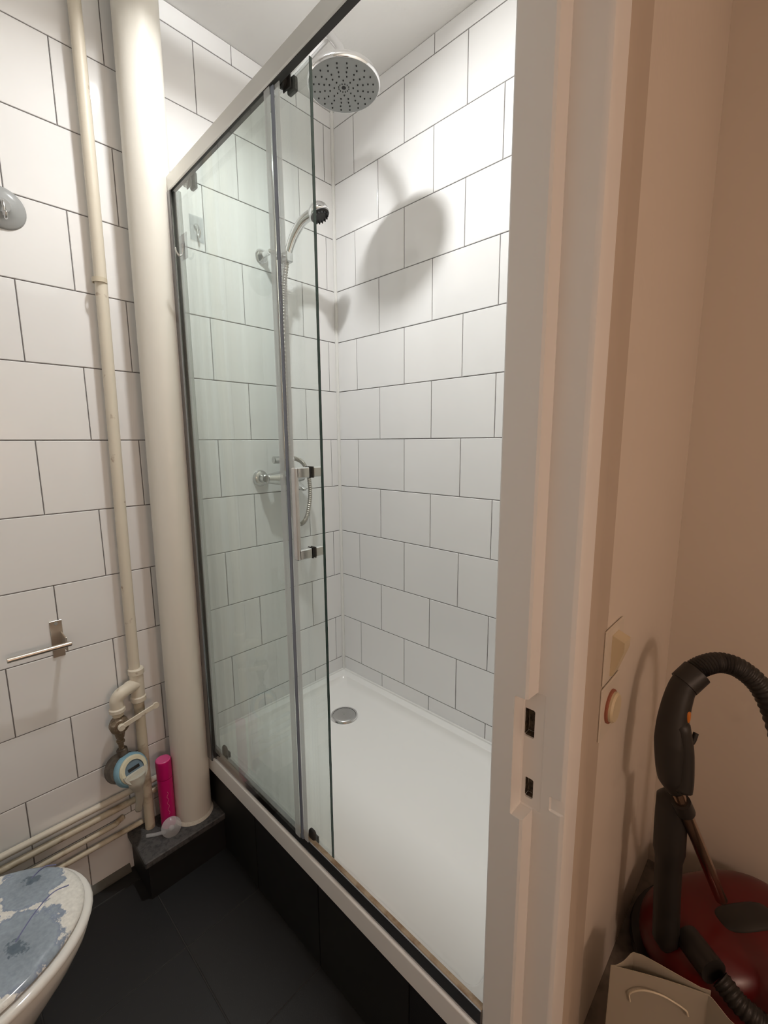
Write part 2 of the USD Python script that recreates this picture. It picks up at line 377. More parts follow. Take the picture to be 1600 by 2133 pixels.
part(sc, 'wall_post', minus(box((-.716, -.146, -1.0635), (-.698, -.110, ZR0), .002), box((-.712, -.16, -2), (-.701, -.134, 2))), ALU_DARK, label='grey wall post')
part(sc, 'fixed_pane', box((-.7085, -.634, -1.024), (-.7025, -.136, .690)), GLASS, False, label='fixed glass pane')
part(sc, 'edge_seal', box((-.7085, -.644, -1.024), (-.7045, -.6342, .692), .001), SEAL_DARK, label='dark vertical edge strip of the fixed pane')
part(sc, 'seal_lip', box((-.7105, -.6335, -1.024), (-.7090, -.614, .692)), SEAL_CLEAR, False)
part(sc, 'seal_lip', box((-.7045, -.660, -1.024), (-.7030, -.6445, .692)), SEAL_CLEAR, False)

# sliding door, pushed open behind the fixed pane
sd = thing('sliding_door', (-.682, -.42, -1.045), 'frameless sliding glass shower door with chrome handle slid open behind the fixed panel', 'shower door')
DX0, DX1, DY0, DY1 = -.6845, -.6785, -.732, -.128
part(sd, 'pane', box((DX0, DY0 + .0015, -1.043), (DX1, DY1, .708)), GLASS, False, label='sliding glass pane')
part(sd, 'pane_edge', box((DX0, DY0, -1.045), (DX1, DY0 + .0015, .708)), GLASS_EDGE, False, label='dark green polished glass edge')
part(sd, 'edge_seal', box((DX0 - .004, DY1 - .002, -1.040), (DX1 + .002, DY1 + .010, .69), .001), SEAL_CLEAR)
for yy in (-.198, -.657):
    k = CHROME_SOFT if yy > -.4 else DARKPL
    part(sd, 'roller', lathe([(0, 0), (.011, 0), (.0135, .003), (.0135, .008), (.010, .010), (0, .010)], (DX0 - .0105, yy + .006, .688 if yy > -.4 else .703), (1, 0, 0)), k)
    part(sd, 'roller_bracket', cat(box((DX0 - .003, yy - .016, .671 if yy > -.4 else .684), (DX0, yy + .010, .712), .001), box((DX1, yy - .016, .671 if yy > -.4 else .684), (DX1 + .012, yy + .010, .712), .003)), GREYFACE if yy > -.4 else DARKPL)
for yy in (-.188, -.658):
    part(sd, 'guide', cat(rounded((DX0 - .004, yy, -1.020), (.006, .013, .022), .6, 3), box((DX0 - .006, yy - .009, -1.046), (DX1 + .006, yy + .009, -1.024), .003)), DARKPL)
# handle
HY, HZ0, HZ1 = -.687, -.270, -.064
hd = part(sd, 'handle', cat(box((-.7265, HY - .008, HZ0), (-.716, HY + .008, HZ1), .0025), box((-.722, HY - .008, HZ1 - .023), (DX0 - .002, HY + .008, HZ1), .002), box((-.722, HY - .008, HZ0), (DX0 - .002, HY + .008, HZ0 + .023), .002)), CHROME_SOFT, label='square chrome pull handle')
for z in (HZ0, HZ1 - .023):
    part(sd, 'gasket', cat(box((DX0 - .002, HY - .009, z - .001), (DX0, HY + .009, z + .024)), box((DX1, HY - .009, z - .001), (DX1 + .002, HY + .009, z + .024))), RUBBER, False)
    part(sd, 'inner_knob', box((DX1 + .002, HY - .0085, z + .001), (DX1 + .028, HY + .0085, z + .023), .002), CHROME_SOFT)

# ---------------------------------------------------------------- overhead shower column and hand shower
RX = -.322
sw = thing('overhead_shower', (RX, 0, -.14), 'chrome riser pipe and mixer with a large round grey rain shower head', 'shower')
HC = V([-.347, -.455, .957]); HT = unit((.0, -.01, -1.))     # face centre, facing
top = HC - HT * .055
riser = smooth_path([(RX, -.060, -.10), (RX, -.060, .40), (RX, -.060, 1.02), (RX, -.066, 1.085), (RX, -.085, 1.118), (RX, -.13, 1.129), (RX - .004, -.24, 1.130), (RX - .012, -.345, 1.128), (RX - .018, -.388, 1.118), (RX - .022, -.415, 1.092), (HC[0] + .002, HC[1] + .012, HC[2] + .095), tuple(top)], 8)
part(sw, 'riser_pipe', tube(riser, .0115, 18), CHROME, True)
hp = part(sw, 'shower_head', lathe([(0, -.058), (.018, -.058), (.020, -.040), (.030, -.030), (.075, -.024), (.096, -.018), (.1005, -.010), (.1005, -.003), (.098, 0), (.0, .0)], HC, HT, 48), CHROME, 40, label='round chrome rain shower head')
part(hp, 'face_plate', lathe([(0, .002), (.092, .002), (.0965, .0005), (.0965, -.003), (0, -.003)], HC, HT, 48), GREYFACE, 40, label='grey face plate')
hx, hy, _ = frame_of(HT)
noz = []
for rr, cnt, nr in ((.014, 12, .0013), (.026, 8, .0020), (.040, 12, .0021), (.054, 16, .0022), (.068, 16, .0022), (.082, 20, .0022)):
    for k in range(cnt):
        a = 2 * math.pi * (k + .5 * (cnt == 16)) / cnt; c = HC + HT * .0015 + rr * (math.cos(a) * hx + math.sin(a) * hy); noz.append(cyl(c, c + HT * .003, nr, nr * .8, 8))
noz.append(cyl(HC + HT * .0015, HC + HT * .003, .006, n=12))
part(hp, 'nozzles', cat(*noz), RUBBER, True, kind='stuff')
for x in (-.395, -.245):
    part(sw, 'wall_rosette', lathe([(0, 0), (.030, 0), (.031, .004), (.027, .013), (.020, .017), (0, .017)], (x, 0, -.142), (0, -1, 0)), CHROME_SOFT)
    part(sw, 'wall_union', cyl((x, -.015, -.142), (x, -.050, -.142), .0165), CHROME_SOFT)
mb = part(sw, 'mixer_body', cat(cyl((-.400, -.058, -.142), (-.345, -.060, -.142), .017, .026), cyl((-.346, -.060, -.142), (-.282, -.064, -.142), .028), cyl((-.284, -.060, -.142), (-.240, -.058, -.142), .026, .017)), CHROME_SOFT)
part(sw, 'lever', cat(cyl((-.318, -.070, -.142), (-.318, -.105, -.138), .022), rot(rounded((-.318, -.135, -.150), (.012, .050, .009), .6, 3), (1, 0, 0), 22, (-.318, -.10, -.142))), CHROME_SOFT)
part(sw, 'diverter', cat(cyl((-.372, -.060, -.074), (-.345, -.060, -.074), .0135), cyl((-.346, -.060, -.074), (-.304, -.060, -.074), .0095), cyl((RX, -.060, -.118), (RX, -.060, -.070), .012)), CHROME_SOFT)
br = part(sw, 'wall_bracket', cat(lathe([(0, 0), (.024, 0), (.025, .004), (.020, .014), (.010, .022), (.009, .060), (0, .060)], (-.346, 0, .645), (0, -1, 0)), cyl((-.350, -.055, .646), (RX, -.060, .646), .009)), CHROME)

hs = thing('hand_shower', (-.30, -.10, .63), 'chrome hand shower with black nozzle face and ribbed hose in its holder', 'hand shower')
HH = V([-.240, -.200, .757])
FD = unit((.12, -.38, -.91))
part(hs, 'handle', tube(smooth_path([(-.298, -.088, .615), (-.294, -.098, .655), (-.284, -.118, .700), (-.270, -.146, .738), (-.252, -.175, .758)], 8), np.interp(np.linspace(0, 1, 33), [0, .5, .9, 1], [.0125, .0155, .0165, .017]), 18), CHROME, True)
hh = part(hs, 'spray_head', lathe([(0, -.033), (.012, -.032), (.024, -.026), (.033, -.015), (.037, -.002), (.037, .006), (.033, .010), (0, .010)], HH, FD, 32), CHROME, 50)
part(hh, 'nozzle_face', lathe([(0, .0145), (.026, .0138), (.0325, .011), (.0325, .008), (0, .008)], HH, FD, 32), DARKPL, 50, label='black nozzle face')
fx, fy, _ = frame_of(FD)
part(hh, 'nozzles', cat(*[cyl(HH + FD * .012 + .024 * (math.cos(a) * fx + math.sin(a) * fy), HH + FD * .021 + .024 * (math.cos(a) * fx + math.sin(a) * fy), .0032, .0024, 8) for a in np.linspace(0, 2 * math.pi, 14, endpoint=False)]), RUBBER, True)
part(hs, 'holder', cat(box((-.314, -.108, .612), (-.284, -.066, .646), .004), cyl((-.340, -.086, .634), (-.312, -.086, .632), .006)), CHROME_SOFT)
hose = smooth_path([(-.298, -.088, .62), (-.309, -.080, .53), (-.314, -.080, .44), (-.316, -.080, .30), (-.317, -.080, .16), (-.320, -.085, .03), (-.325, -.10, -.10), (-.330, -.10, -.22), (-.315, -.095, -.295), (-.283, -.090, -.322), (-.245, -.080, -.300), (-.218, -.070, -.225), (-.216, -.064, -.150), (-.235, -.060, -.095), (-.270, -.060, -.073), (-.300, -.060, -.073)], 40)
rr = .0078 * (1 + .10 * np.sign(np.sin(np.arange(len(hose)) * math.pi / 2 + .3)))
part(hs, 'hose', tube(hose, rr, 12), HOSE_STEEL, 50, label='ribbed metal shower hose')
part(hs, 'hose_nut', cyl((-.308, -.060, -.074), (-.284, -.060, -.074), .0105, n=12), CHROME)

# ---------------------------------------------------------------- adhesive hooks
def sticky_hook(label, c, nrm, side, w, h):
    c, nrm, side = V(c, float), unit(nrm), unit(side); up = np.cross(nrm, side); up = up if up[2] > 0 else -up
    t = thing('adhesive_hook', c, label, 'hook')
    pl_ = box((-w / 2, -h / 2, 0), (w / 2, h / 2, .0018), .0006); M = np.eye(4); M[:3, 0], M[:3, 1], M[:3, 2], M[:3, 3] = side, up, nrm, c
    if np.linalg.det(M[:3, :3]) < 0: M[:3, 0] *= -1
    pl_.apply_transform(M); part(t, 'plate', pl_, CLEARPL, label='clear square plate')
    hk = [c + nrm * .002 + up * h * .12, c + nrm * .004 - up * h * .1, c + nrm * .006 - up * h * .30, c + nrm * .014 - up * h * .40, c + nrm * .022 - up * h * .28, c + nrm * .024 - up * h * .12]
    part(t, 'hook', tube(smooth_path(hk, 6), .0024, 10), CHROME_SOFT, True)
    part(t, 'boss', lathe([(0, .006), (.007, .005), (.010, .0018), (0, .0018)], c + up * h * .05, nrm, 16), CLEARPL, True)
sticky_hook('clear square stick-on hook on the tiled wall behind the glass', (-.577, -.001, .664), (0, -1, 0), (1, 0, 0), .045, .075)
sticky_hook('clear square stick-on hook on the glass pane beside the white column', (-.7090, -.196, .518), (-1, 0, 0), (0, 1, 0), .045, .065)

dc = V([-1.066, -.001, .560])
dk = thing('suction_hook', dc, 'round grey suction hook on the tiles at the left edge', 'hook')
part(dk, 'disc', lathe([(0, .020), (.016, .019), (.022, .012), (.034, .007), (.046, .004), (.049, .0)], dc, (0, -1, 0), 40), mat('smoked_plastic', (.36, .37, .37), .18), 40)
part(dk, 'hook', tube(smooth_path([dc + V([0, -.018, .006]), dc + V([0, -.030, .004]), dc + V([0, -.036, -.012]), dc + V([0, -.034, -.030]), dc + V([0, -.046, -.036]), dc + V([0, -.052, -.024])], 6), .004, 10), CHROME_SOFT, True)

# ---------------------------------------------------------------- white column and the ledge under it
LZ = -1.262
lg = thing('stone_ledge', (-.82, -.08, ZF), 'dark stone ledge on the floor under the white column', 'ledge')
part(lg, 'slab', box((-.948, -.166, LZ - .022), (-.690, -.001, LZ), .003), STONE, label='grey slate top')
part(lg, 'base', box((-.938, -.160, ZF), (-.695, -.001, LZ - .022)), BLACK_TILE[0], False, label='black front')

cl = thing('drain_column', (-.758, -.078, LZ), 'thick white painted round pipe column standing on the stone ledge', 'column')
axis0, axis1 = V([-.7625, -.078, LZ]), V([-.7405, -.078, ZC])
dz = (axis1 - axis0) / np.linalg.norm(axis1 - axis0)
part(cl, 'pipe', cyl(axis0, axis1, .0575, n=64, c=.0005), CREAM, 40)
a = np.linspace(0, 2 * np.pi, 60, endpoint=False)
part(cl, 'mortar_collar', lathe([(.057, .010), (.0595, .0075), (.062, .003), (.0635, 0), (.057, 0)], axis0, dz, 48), mat('collar_mortar', (.62, .58, .50), .8, bump=.5, bscale=70.))

# ---------------------------------------------------------------- water supply pipes and meter
PX0, PX1 = V([-.888, -.034, LZ]), V([-.872, -.034, ZC])
def pipe_at(z): return PX0 + (PX1 - PX0) * (z - LZ) / (ZC - LZ)
wp = thing('water_pipe', PX0, 'thin cream painted pipe rising up the tiles left of the column', 'pipe')
part(wp, 'tube', tube([pipe_at(LZ), pipe_at(-.90), pipe_at(-.745)], .0150, 20), PIPE_DIRTY, label='dirty lower length of pipe')
up_path = [pipe_at(z) + V([.0035 * math.sin(z * 2.6), .001 * math.sin(z * 5), 0]) for z in np.linspace(-.745, ZC, 26)]
part(wp, 'tube', tube(up_path, .0155, 20), PIPE)
TZ = -.752
part(wp, 'tee', cat(cyl(pipe_at(TZ - .055), pipe_at(TZ + .045), .0195, n=28), cyl(pipe_at(TZ + .030), pipe_at(TZ + .052), .0225, n=28), cyl(pipe_at(TZ - .060), pipe_at(TZ - .040), .0225, n=28), cyl(pipe_at(TZ), pipe_at(TZ) + V([-.032, -.012, 0]), .0195, n=28)), PIPE, label='white painted tee fitting')
EX, EY = -.951, -.056
part(wp, 'elbow', cat(tube(smooth_path([pipe_at(TZ) + V([-.020, -.009, 0]), (-.925, -.052, TZ - .001), (EX + .012, EY - .001, TZ - .004), (EX + .001, EY, TZ - .018), (EX, EY, TZ - .038), (EX, EY, TZ - .055)], 8), .0185, 22), cyl((EX, EY, TZ - .058), (EX, EY, TZ - .042), .0220, n=28)), PIPE, label='white painted elbow')
part(wp, 'clip', cat(*[lathe([(.0162, -.006), (.0185, -.006), (.0185, .006), (.0162, .006)], pipe_at(z), (0, 0, 1), 24) for z in (.43,)]), PIPE_DIRTY)

vz = TZ - .098
vv = thing('stop_valve', (EX, EY, vz), 'tarnished brass stop valve with a white painted lever above the water meter', 'valve')
part(vv, 'body', cat(cyl((EX, EY, TZ - .054), (EX, EY, vz + .010), .0135, n=20), lathe([(0, -.022), (.020, -.020), (.0265, -.006), (.0265, .010), (.020, .019), (0, .020)], (EX, EY - .002, vz), (0, -1, 0), 28), cyl((EX, EY, vz - .018), (EX, EY, vz - .046), .016, .011, 20)), RUST)
part(vv, 'collar', cyl((EX, EY, TZ - .070), (EX, EY, TZ - .056), .0165, n=6, c=.001), PIPE_DIRTY)
part(vv, 'hub', cyl((EX, EY - .016, vz + .002), (EX, EY - .032, vz + .002), .010, n=20), PIPE, label='white painted lever hub')
lv0, lv1 = V([EX + .002, EY - .027, vz + .004]), V([EX + .098, EY - .030, vz + .030])
lev = box((-.010, -.002, -.008), (np.linalg.norm(lv1 - lv0), .002, .008), .0015); ld = unit(lv1 - lv0); M = np.eye(4); M[:3, 0] = ld; M[:3, 1] = unit(np.cross((0, 0, 1.), ld)); M[:3, 2] = np.cross(ld, M[:3, 1]); M[:3, 3] = lv0; lev.apply_transform(M)
part(vv, 'lever', cat(lev, lathe([(0, -.003), (.0095, -.003), (.0095, .003), (0, .003)], lv1, M[:3, 1], 20)), PIPE, label='white painted flat lever')
part(vv, 'stem', cat(cyl((EX - .001, EY, vz - .044), (EX + .001, EY, vz - .085), .0075, n=16), cyl((EX, EY, vz - .052), (EX, EY, vz - .060), .012, n=6, c=.001)), RUST)

MC = V([-.940, -.082, -.995])
MD = unit((.20, -.84, .38))
wm = thing('water_meter', MC, 'water meter with pale blue ring and open flap lid on the pipes', 'water meter')
part(wm, 'body', cat(lathe([(0, -.060), (.030, -.058), (.043, -.046), (.0445, -.004), (0, -.004)], MC + V([-.010, 0, .012]), MD, 32), cyl((EX, EY, vz - .080), (-.945, -.062, -.985), .015, n=18)), spotted('meter_brass', (.075, .06, .045), (.13, .105, .08), .4, .7, 60., .55, .3))
bl = part(wm, 'ring', lathe([(.034, -.010), (.046, -.010), (.0485, -.004), (.0485, .010), (.044, .017), (.036, .018), (.034, .010)], MC, MD, 48), BLUE, 35, label='pale blue plastic ring')
part(wm, 'collar', lathe([(.028, .010), (.040, .012), (.041, .022), (.037, .027), (.028, .027)], MC, MD, 40), YELLOWED, 35, label='yellowed cream collar')
fc = part(wm, 'dial', lathe([(0, .0235), (.0285, .0235), (.0285, .008), (0, .008)], MC, MD, 40), METERFACE, 35, label='blue dial glass')
mx, my, _ = frame_of(MD); mx = unit(np.cross((0, 0, 1.), MD)); my = np.cross(MD, mx)
win = box((-.017, -.0045, 0), (.017, .0045, .002), .0006); M = np.eye(4); M[:3, 0], M[:3, 1], M[:3, 2], M[:3, 3] = mx, my, MD, MC + MD * .0235 + my * .004; win.apply_transform(M)
part(fc, 'counter_window', win, RUBBER, label='black counter window')
flap = lathe([(0, .030), (.036, .030), (.037, .026), (.034, .0235), (0, .0235)], (0, 0, 0), (0, 0, 1), 40)
flap = minus(flap, box((-.1, .000, -.1), (.1, .1, .1))); flap = from_man(flap); M = np.eye(4); M[:3, 0], M[:3, 1], M[:3, 2], M[:3, 3] = mx, my, MD, MC - my * .006; flap.apply_transform(M)
fl2 = part(wm, 'flap_lid', flap, METERLID, 35, label='grey flap lid')
S0 = MC + MD * .016 - my * .030
part(wm, 'strap', tube(smooth_path([S0 + my * .012, S0 + V([.001, -.004, -.020]), S0 + V([.005, .001, -.065]), S0 + V([.001, .010, -.112])], 8), np.interp(np.linspace(0, 1, 25), [0, .25, .45, 1], [.030, .024, .012, .010]), 16), METERLID, True, label='grey hanging strap')

zs = [(-1.112, .0098), (-1.150, .0098), (-1.200, .0080), (-1.240, .0080)]
words = ['highest', 'second from top', 'third from top', 'lowest']
for i, (z, r) in enumerate(zs):
    t = thing('supply_pipe', (-1.4, -.02, z), f'{words[i]} of the four cream pipes running along the tiles near the floor', 'pipe', None)
    x1 = (-.80, -.80, -.955, -.905)[i]
    pth = [(XL + .001, -.019, z + .002), (-1.6, -.019, z), (-1.2, -.018, z + .001), (-1.0, -.018, z)]
    pth += [(x1, -.018, z - .001)] if i != 2 else [(-.975, -.017, z + .004), (x1, -.010, z + .006)]
    part(t, 'tube', tube(smooth_path(pth, 6), r, 14), PIPE_DIRTY if i else PIPE, True)

# ---------------------------------------------------------------- things on the ledge
BX, BY = -.842, -.070
bt = thing('shampoo_bottle', (BX, BY, LZ), 'magenta pink shampoo bottle standing on the stone ledge', 'bottle')
part(bt, 'body', lathe([(0, 0), (.019, 0), (.022, .003), (.0225, .05), (.0228, .12), (.0228, .176), (0, .176)], (BX, BY, LZ), n=36), PINK, 40)
part(bt, 'cap', lathe([(0, .178), (.0226, .178), (.0232, .182), (.0236, .236), (.0225, .2395), (.0, .240)], (BX, BY, LZ), n=36), PINK, 30)
part(bt, 'cap_top', lathe([(0, .2412), (.0200, .2412), (.0222, .2396), (.0, .2390)], (BX, BY, LZ), n=36), PINKCAP, 30, label='lighter pink cap top')
dirb = unit(CAM[:2] - V([BX, BY])); base_a = math.atan2(dirb[1], dirb[0])
pts = [(BX + .0229 * math.cos(base_a + .16 + .22 * math.sin(k * 1.7) * .5), BY + .0229 * math.sin(base_a + .16 + .22 * math.sin(k * 1.7) * .5), LZ + .055 + k * .0062) for k in range(14)]
part(bt, 'print', tube(smooth_path(pts, 4), .0007, 6), GOLDPRINT, True, label='small vertical script print')

SX = V([-.872, -.150, LZ])
sc2 = thing('plastic_suction_cup', SX, 'small clear plastic suction cup lying on the ledge against the pink bottle', 'suction cup')
cc = V([-.851, -.119, LZ + .0275]); cn = unit((-.20, -.86, .42))
part(sc2, 'cup', lathe([(0, .006), (.010, .005), (.020, .001), (.029, -.004), (.030, -.0025), (.020, .004), (.011, .009), (0, .010)], cc, cn, 32), CLEARPL, True)
part(sc2, 'knob', tube([cc + cn * .004, cc + cn * .010], .008, 16), CLEARPL, True)
part(sc2, 'tab', tube(smooth_path([(-.912, -.070, LZ + .0057), (-.896, -.082, LZ + .0057), (-.880, -.094, LZ + .008), (-.866, -.106, LZ + .012)], 6), .0055, 12), CLEARPL, True)

# ---------------------------------------------------------------- toilet roll holder
tp = thing('toilet_roll_holder', (-1.064, 0, -.555), 'brushed steel toilet roll holder with a bare bar on the tiles', 'toilet roll holder')
part(tp, 'plate', box((-1.079, -.003, -.607), (-1.050, -.0002, -.500), .0008), STEEL)
part(tp, 'arm', cat(box((-1.056, -.062, -.575), (-1.0525, -.003, -.535), .001), box((-1.0575, -.060, -.562), (-1.047, -.054, -.550), .001)), STEEL)
part(tp, 'bar', cyl((-1.043, -.060, -.556), (-1.182, -.060, -.556), .0066, n=20), STEEL)
part(tp, 'screw', lathe([(0, .0016), (.004, .001), (.0045, 0), (0, 0)], (-1.064, -.003, -.509), (0, -1, 0), 12), GREYFACE)

# ---------------------------------------------------------------- toilet
TY, TXF = -.405, -1.125
def oval(x_front, length, half, y=TY, n=56, p=2.25, back=.75):
    """Outline of a toilet seat: round front at x_front, flatter back."""
    out = []
    for t in np.linspace(0, 2 * np.pi, n, endpoint=False):
        c, s = math.cos(t), math.sin(t)
        xx = np.sign(c) * abs(c) ** (2 / 2.05) * (length * .56 if c > 0 else length * .44)
        yy = np.sign(s) * abs(s) ** (2 / (2.05 if c > 0 else 2.9)) * half
        out.append((x_front - length * .56 + xx, y + yy))
    return V(out)
def loft(rings, zs_):
    n = len(rings[0]); v = [(*p, z) for r, z in zip(rings, zs_) for p in r]; f = []
    for i in range(len(rings) - 1):
        for j in range(n):
            k = (j + 1) % n; f += [(i * n + j, i * n + k, (i + 1) * n + k), (i * n + j, (i + 1) * n + k, (i + 1) * n + j)]
    a, b = len(v), len(v) + 1; v += [(*rings[0].mean(0), zs_[0]), (*rings[-1].mean(0), zs_[-1])]
    for j in range(n):
        k = (j + 1) % n; f += [(a, k, j), (b, (len(rings) - 1) * n + j, (len(rings) - 1) * n + k)]
    m = trimesh.Trimesh(V(v), V(f), process=False)
    if m.volume < 0: m.invert()
    return m
tl = thing('toilet', (-1.5, TY, ZF), 'white ceramic toilet with a closed lid printed with blue grey flowers', 'toilet')
part(tl, 'bowl', loft([oval(-1.30, .30, .10), oval(-1.29, .31, .105), oval(-1.30, .29, .095), oval(-1.27, .33, .105), oval(-1.21, .40, .135), oval(-1.155, .45, .165), oval(-1.135, .47, .178), oval(-1.130, .475, .181), oval(-1.132, .47, .179), oval(-1.142, .45, .17)],
                      [ZF, ZF + .02, ZF + .06, ZF + .16, ZF + .25, ZF + .32, ZF + .355, ZF + .37, ZF + .381, ZF + .385]), CERAMIC, 50)
part(tl, 'seat', loft([oval(-1.136, .43, .178), oval(-1.124, .455, .188), oval(-1.122, .46, .190), oval(-1.126, .45, .186), oval(-1.135, .435, .178)], [ZF + .388, ZF + .391, ZF + .398, ZF + .405, ZF + .407]), CERAMIC, 50)
LT = ZF + .409
fw = [((-1.215, -.325), .062, .080), ((-1.262, -.475), .080, .090), ((-1.36, -.36), .085, .085), ((-1.43, -.50), .07, .08)]
nodes = {'g': ('geometry', {}), 'sx': ('separate_xyz', {}), 'n': ('noise_texture', {'scale': 34., 'detail': 5., 'roughness': .65}), 'n2': ('noise_texture', {'scale': 120., 'detail': 3.}),
         'p': ('principled_bsdf', {'roughness': .12, 'specular_ior_level': .5}), 'r': ('rgb_ramp', {'ramp': [(0, (.10, .14, .18)), (.10, (.12, .16, .20)), (.14, (.25, .30, .35)), (.55, (.30, .36, .42)), (.62, (.24, .29, .38)), (.66, (.76, .75, .70)), (1, (.76, .75, .70))]}),
         'mo': ('mix', {'mix_type': 'multiply', 'fac': .30}), 'mr2': ('map_range', {'from_min': .35, 'from_max': .65, 'to_min': .75, 'to_max': 1.25})}
links = [('g.position', 'sx.vector'), ('g.position', 'n.vector'), ('g.position', 'n2.vector')]
last = None
for i, ((cx, cy), rx, ry) in enumerate(fw):
    for ax, c, r in (('x', cx, rx), ('y', cy, ry)):
        nodes[f'd{ax}{i}'] = ('math', {'math_type': 'subtract', 'value2': c}); links.append((f'sx.{ax}', f'd{ax}{i}.value1'))
        nodes[f'q{ax}{i}'] = ('math', {'math_type': 'divide', 'value2': r * 1.5}); links.append((f'd{ax}{i}.value', f'q{ax}{i}.value1'))
        nodes[f's{ax}{i}'] = ('math', {'math_type': 'power', 'value2': 2.}); nodes[f'a{ax}{i}'] = ('math', {'math_type': 'absolute'})
        links += [(f'q{ax}{i}.value', f'a{ax}{i}.value1'), (f'a{ax}{i}.value', f's{ax}{i}.value1')]
    nodes[f'sum{i}'] = ('math', {'math_type': 'add'}); nodes[f'rt{i}'] = ('math', {'math_type': 'sqrt'})
    links += [(f'sx{i}.value', f'sum{i}.value1'), (f'sy{i}.value', f'sum{i}.value2'), (f'sum{i}.value', f'rt{i}.value1')]
    if last is None: last = f'rt{i}.value'
    else:
        nodes[f'min{i}'] = ('math', {'math_type': 'minimum'}); links += [(last, f'min{i}.value1'), (f'rt{i}.value', f'min{i}.value2')]; last = f'min{i}.value'
nodes['nm'] = ('map_range', {'from_min': .3, 'from_max': .7, 'to_min': -.13, 'to_max': .13}); nodes['add'] = ('math', {'math_type': 'add'})
links += [('n2.fac', 'mr2.value'), ('mr2.result', 'mo.color2'), ('r.color', 'mo.color1'), ('mo.color', 'p.base_color'), ('n.fac', 'nm.value'), (last, 'add.value1'), ('nm.result', 'add.value2'), ('add.value', 'r.fac')]
LID = usdkit.material(stage, '/World/Looks/lid_flower_print', nodes, links, surface='p.BSDF')
lid = part(tl, 'lid', loft([oval(-1.142, .42, .170), oval(-1.136, .435, .175), oval(-1.137, .432, .174), oval(-1.146, .415, .166), oval(-1.175, .37, .142), oval(-1.25, .23, .08)], [LT, LT + .004, LT + .009, LT + .0145, LT + .017, LT + .018]), LID, 50, label='white lid with blue grey flower print')
STEM = mat('lid_stem_print', (.16, .17, .30), .15)
part(lid, 'printed_stem', tube(smooth_path([(-1.26, -.46, LT + .0170), (-1.225, -.42, LT + .0168), (-1.19, -.395, LT + .0166), (-1.160, -.398, LT + .0155)], 8), .0018, 6), STEM, True, label='dark blue stem line')
part(lid, 'printed_stem', tube(smooth_path([(-1.215, -.32, LT + .0166), (-1.19, -.305, LT + .0160), (-1.168, -.318, LT + .0155)], 8), .0014, 6), STEM, True, label='dark blue stem line')
part(tl, 'cistern', rounded((-1.80, TY, ZF + .58), (.095, .19, .20), .35, 4), CERAMIC, 60)
part(tl, 'pan_back', box((-1.72, TY - .13, ZF + .05), (-1.52, TY + .13, ZF + .385), .03), CERAMIC)
for s in (-1, 1): part(tl, 'hinge', cyl((-1.57, TY + s * .09, LT - .012), (-1.57, TY + s * .06, LT - .012), .010), CHROME_SOFT)

# ---------------------------------------------------------------- light switches in the hall
YW = YH - .0005
def switch(name, label, cx, cz, kind):
    t = thing(name, (cx, YW, cz), label, 'light switch')
    part(t, 'plate', box((cx - .056, YW - .005, cz - .058), (cx + .056, YW, cz + .058), .002), SWITCH_PLATE)
    if kind == 'rocker':
        w = trimesh.convex.convex_hull(V([(cx + sx * .020, yy, cz + zz) for sx in (-1, 1) for yy, zz in ((YW - .004, -.048), (YW - .004, .040), (YW - .028, .030), (YW - .010, -.046), (YW - .028, .012))]))
        part(t, 'rocker', w, SWITCH_IVORY, 20, label='yellowed rocker')
    else:
        part(t, 'button', cyl((cx, YW - .004, cz), (cx, YW - .019, cz), .032, n=36, c=.004), SWITCH_IVORY, label='round ivory button')
        part(t, 'button_ring', lathe([(.0325, 0), (.036, 0), (.036, .004), (.0325, .006)], (cx, YW - .0045, cz), (0, -1, 0), 36), SWITCH_SIDE, label='reddish ring')
switch('light_switch', 'upper cream light switch with a rocker on the hall wall', -.342, -.437, 'rocker')
switch('light_switch', 'lower cream light switch with a round button on the hall wall', -.342, -.560, 'button')

# ---------------------------------------------------------------- vacuum cleaner in the hall corner
def at(u, v, z):
    d = _f + _r * ((u - 800) / FPX) - _u * ((v - 1066.5) / FPX); return CAM + d * z
vc = thing('vacuum_cleaner', (.06, -1.47, ZF), 'red canister vacuum cleaner with black hose and wand in the hall corner', 'vacuum cleaner')
BC = V([.015, -1.475, ZF + .112])
body = rounded((0, 0, 0), (.215, .150, .108), .75, 4)
body.vertices[:, 2] *= np.where(body.vertices[:, 2] > 0, 1.0, .95)
M = trimesh.transformations.rotation_matrix(math.radians(-38), (0, 0, 1)); body.apply_transform(M); body.apply_translation(BC)
part(vc, 'body', body, RED, 60, label='glossy red body')
part(vc, 'bumper', lathe([(.150, -.030), (.222, -.026), (.226, -.010), (.222, .004), (.150, .006)], BC + V([0, 0, -.070]), n=40), DARKPL)
g = rounded((0, 0, 0), (.075, .034, .016), .6, 3); g.apply_transform(trimesh.transformations.rotation_matrix(math.radians(-40), (0, 0, 1)))
g.apply_translation(BC + V([-.01, -.02, .099])); part(vc, 'grip', g, DARKPL, 60, label='dark oval carrying grip')
HZ = 1.02
hose_px = [(1440, 1402, 1.00), (1462, 1388, 1.00), (1500, 1380, 1.00), (1545, 1395, .99), (1590, 1440, .98), (1625, 1530, .97), (1655, 1680, .95), (1685, 1900, .93), (1690, 2080, .92), (1630, 2150, .93), (1555, 2105, .96), (1500, 2040, 1.0)]
hp_ = smooth_path([at(*q) for q in hose_px], 24)
part(vc, 'hose', tube(hp_, .0215 * (1 + .07 * np.sin(np.arange(len(hp_)) * math.pi / 2 + .3)), 18), DARKPL, 60, label='black corrugated hose')
part(vc, 'hose_cuff', tube([at(1425, 1425, 1.0), at(1452, 1400, 1.0)], .030, 20), DARKPL, label='black hose cuff')
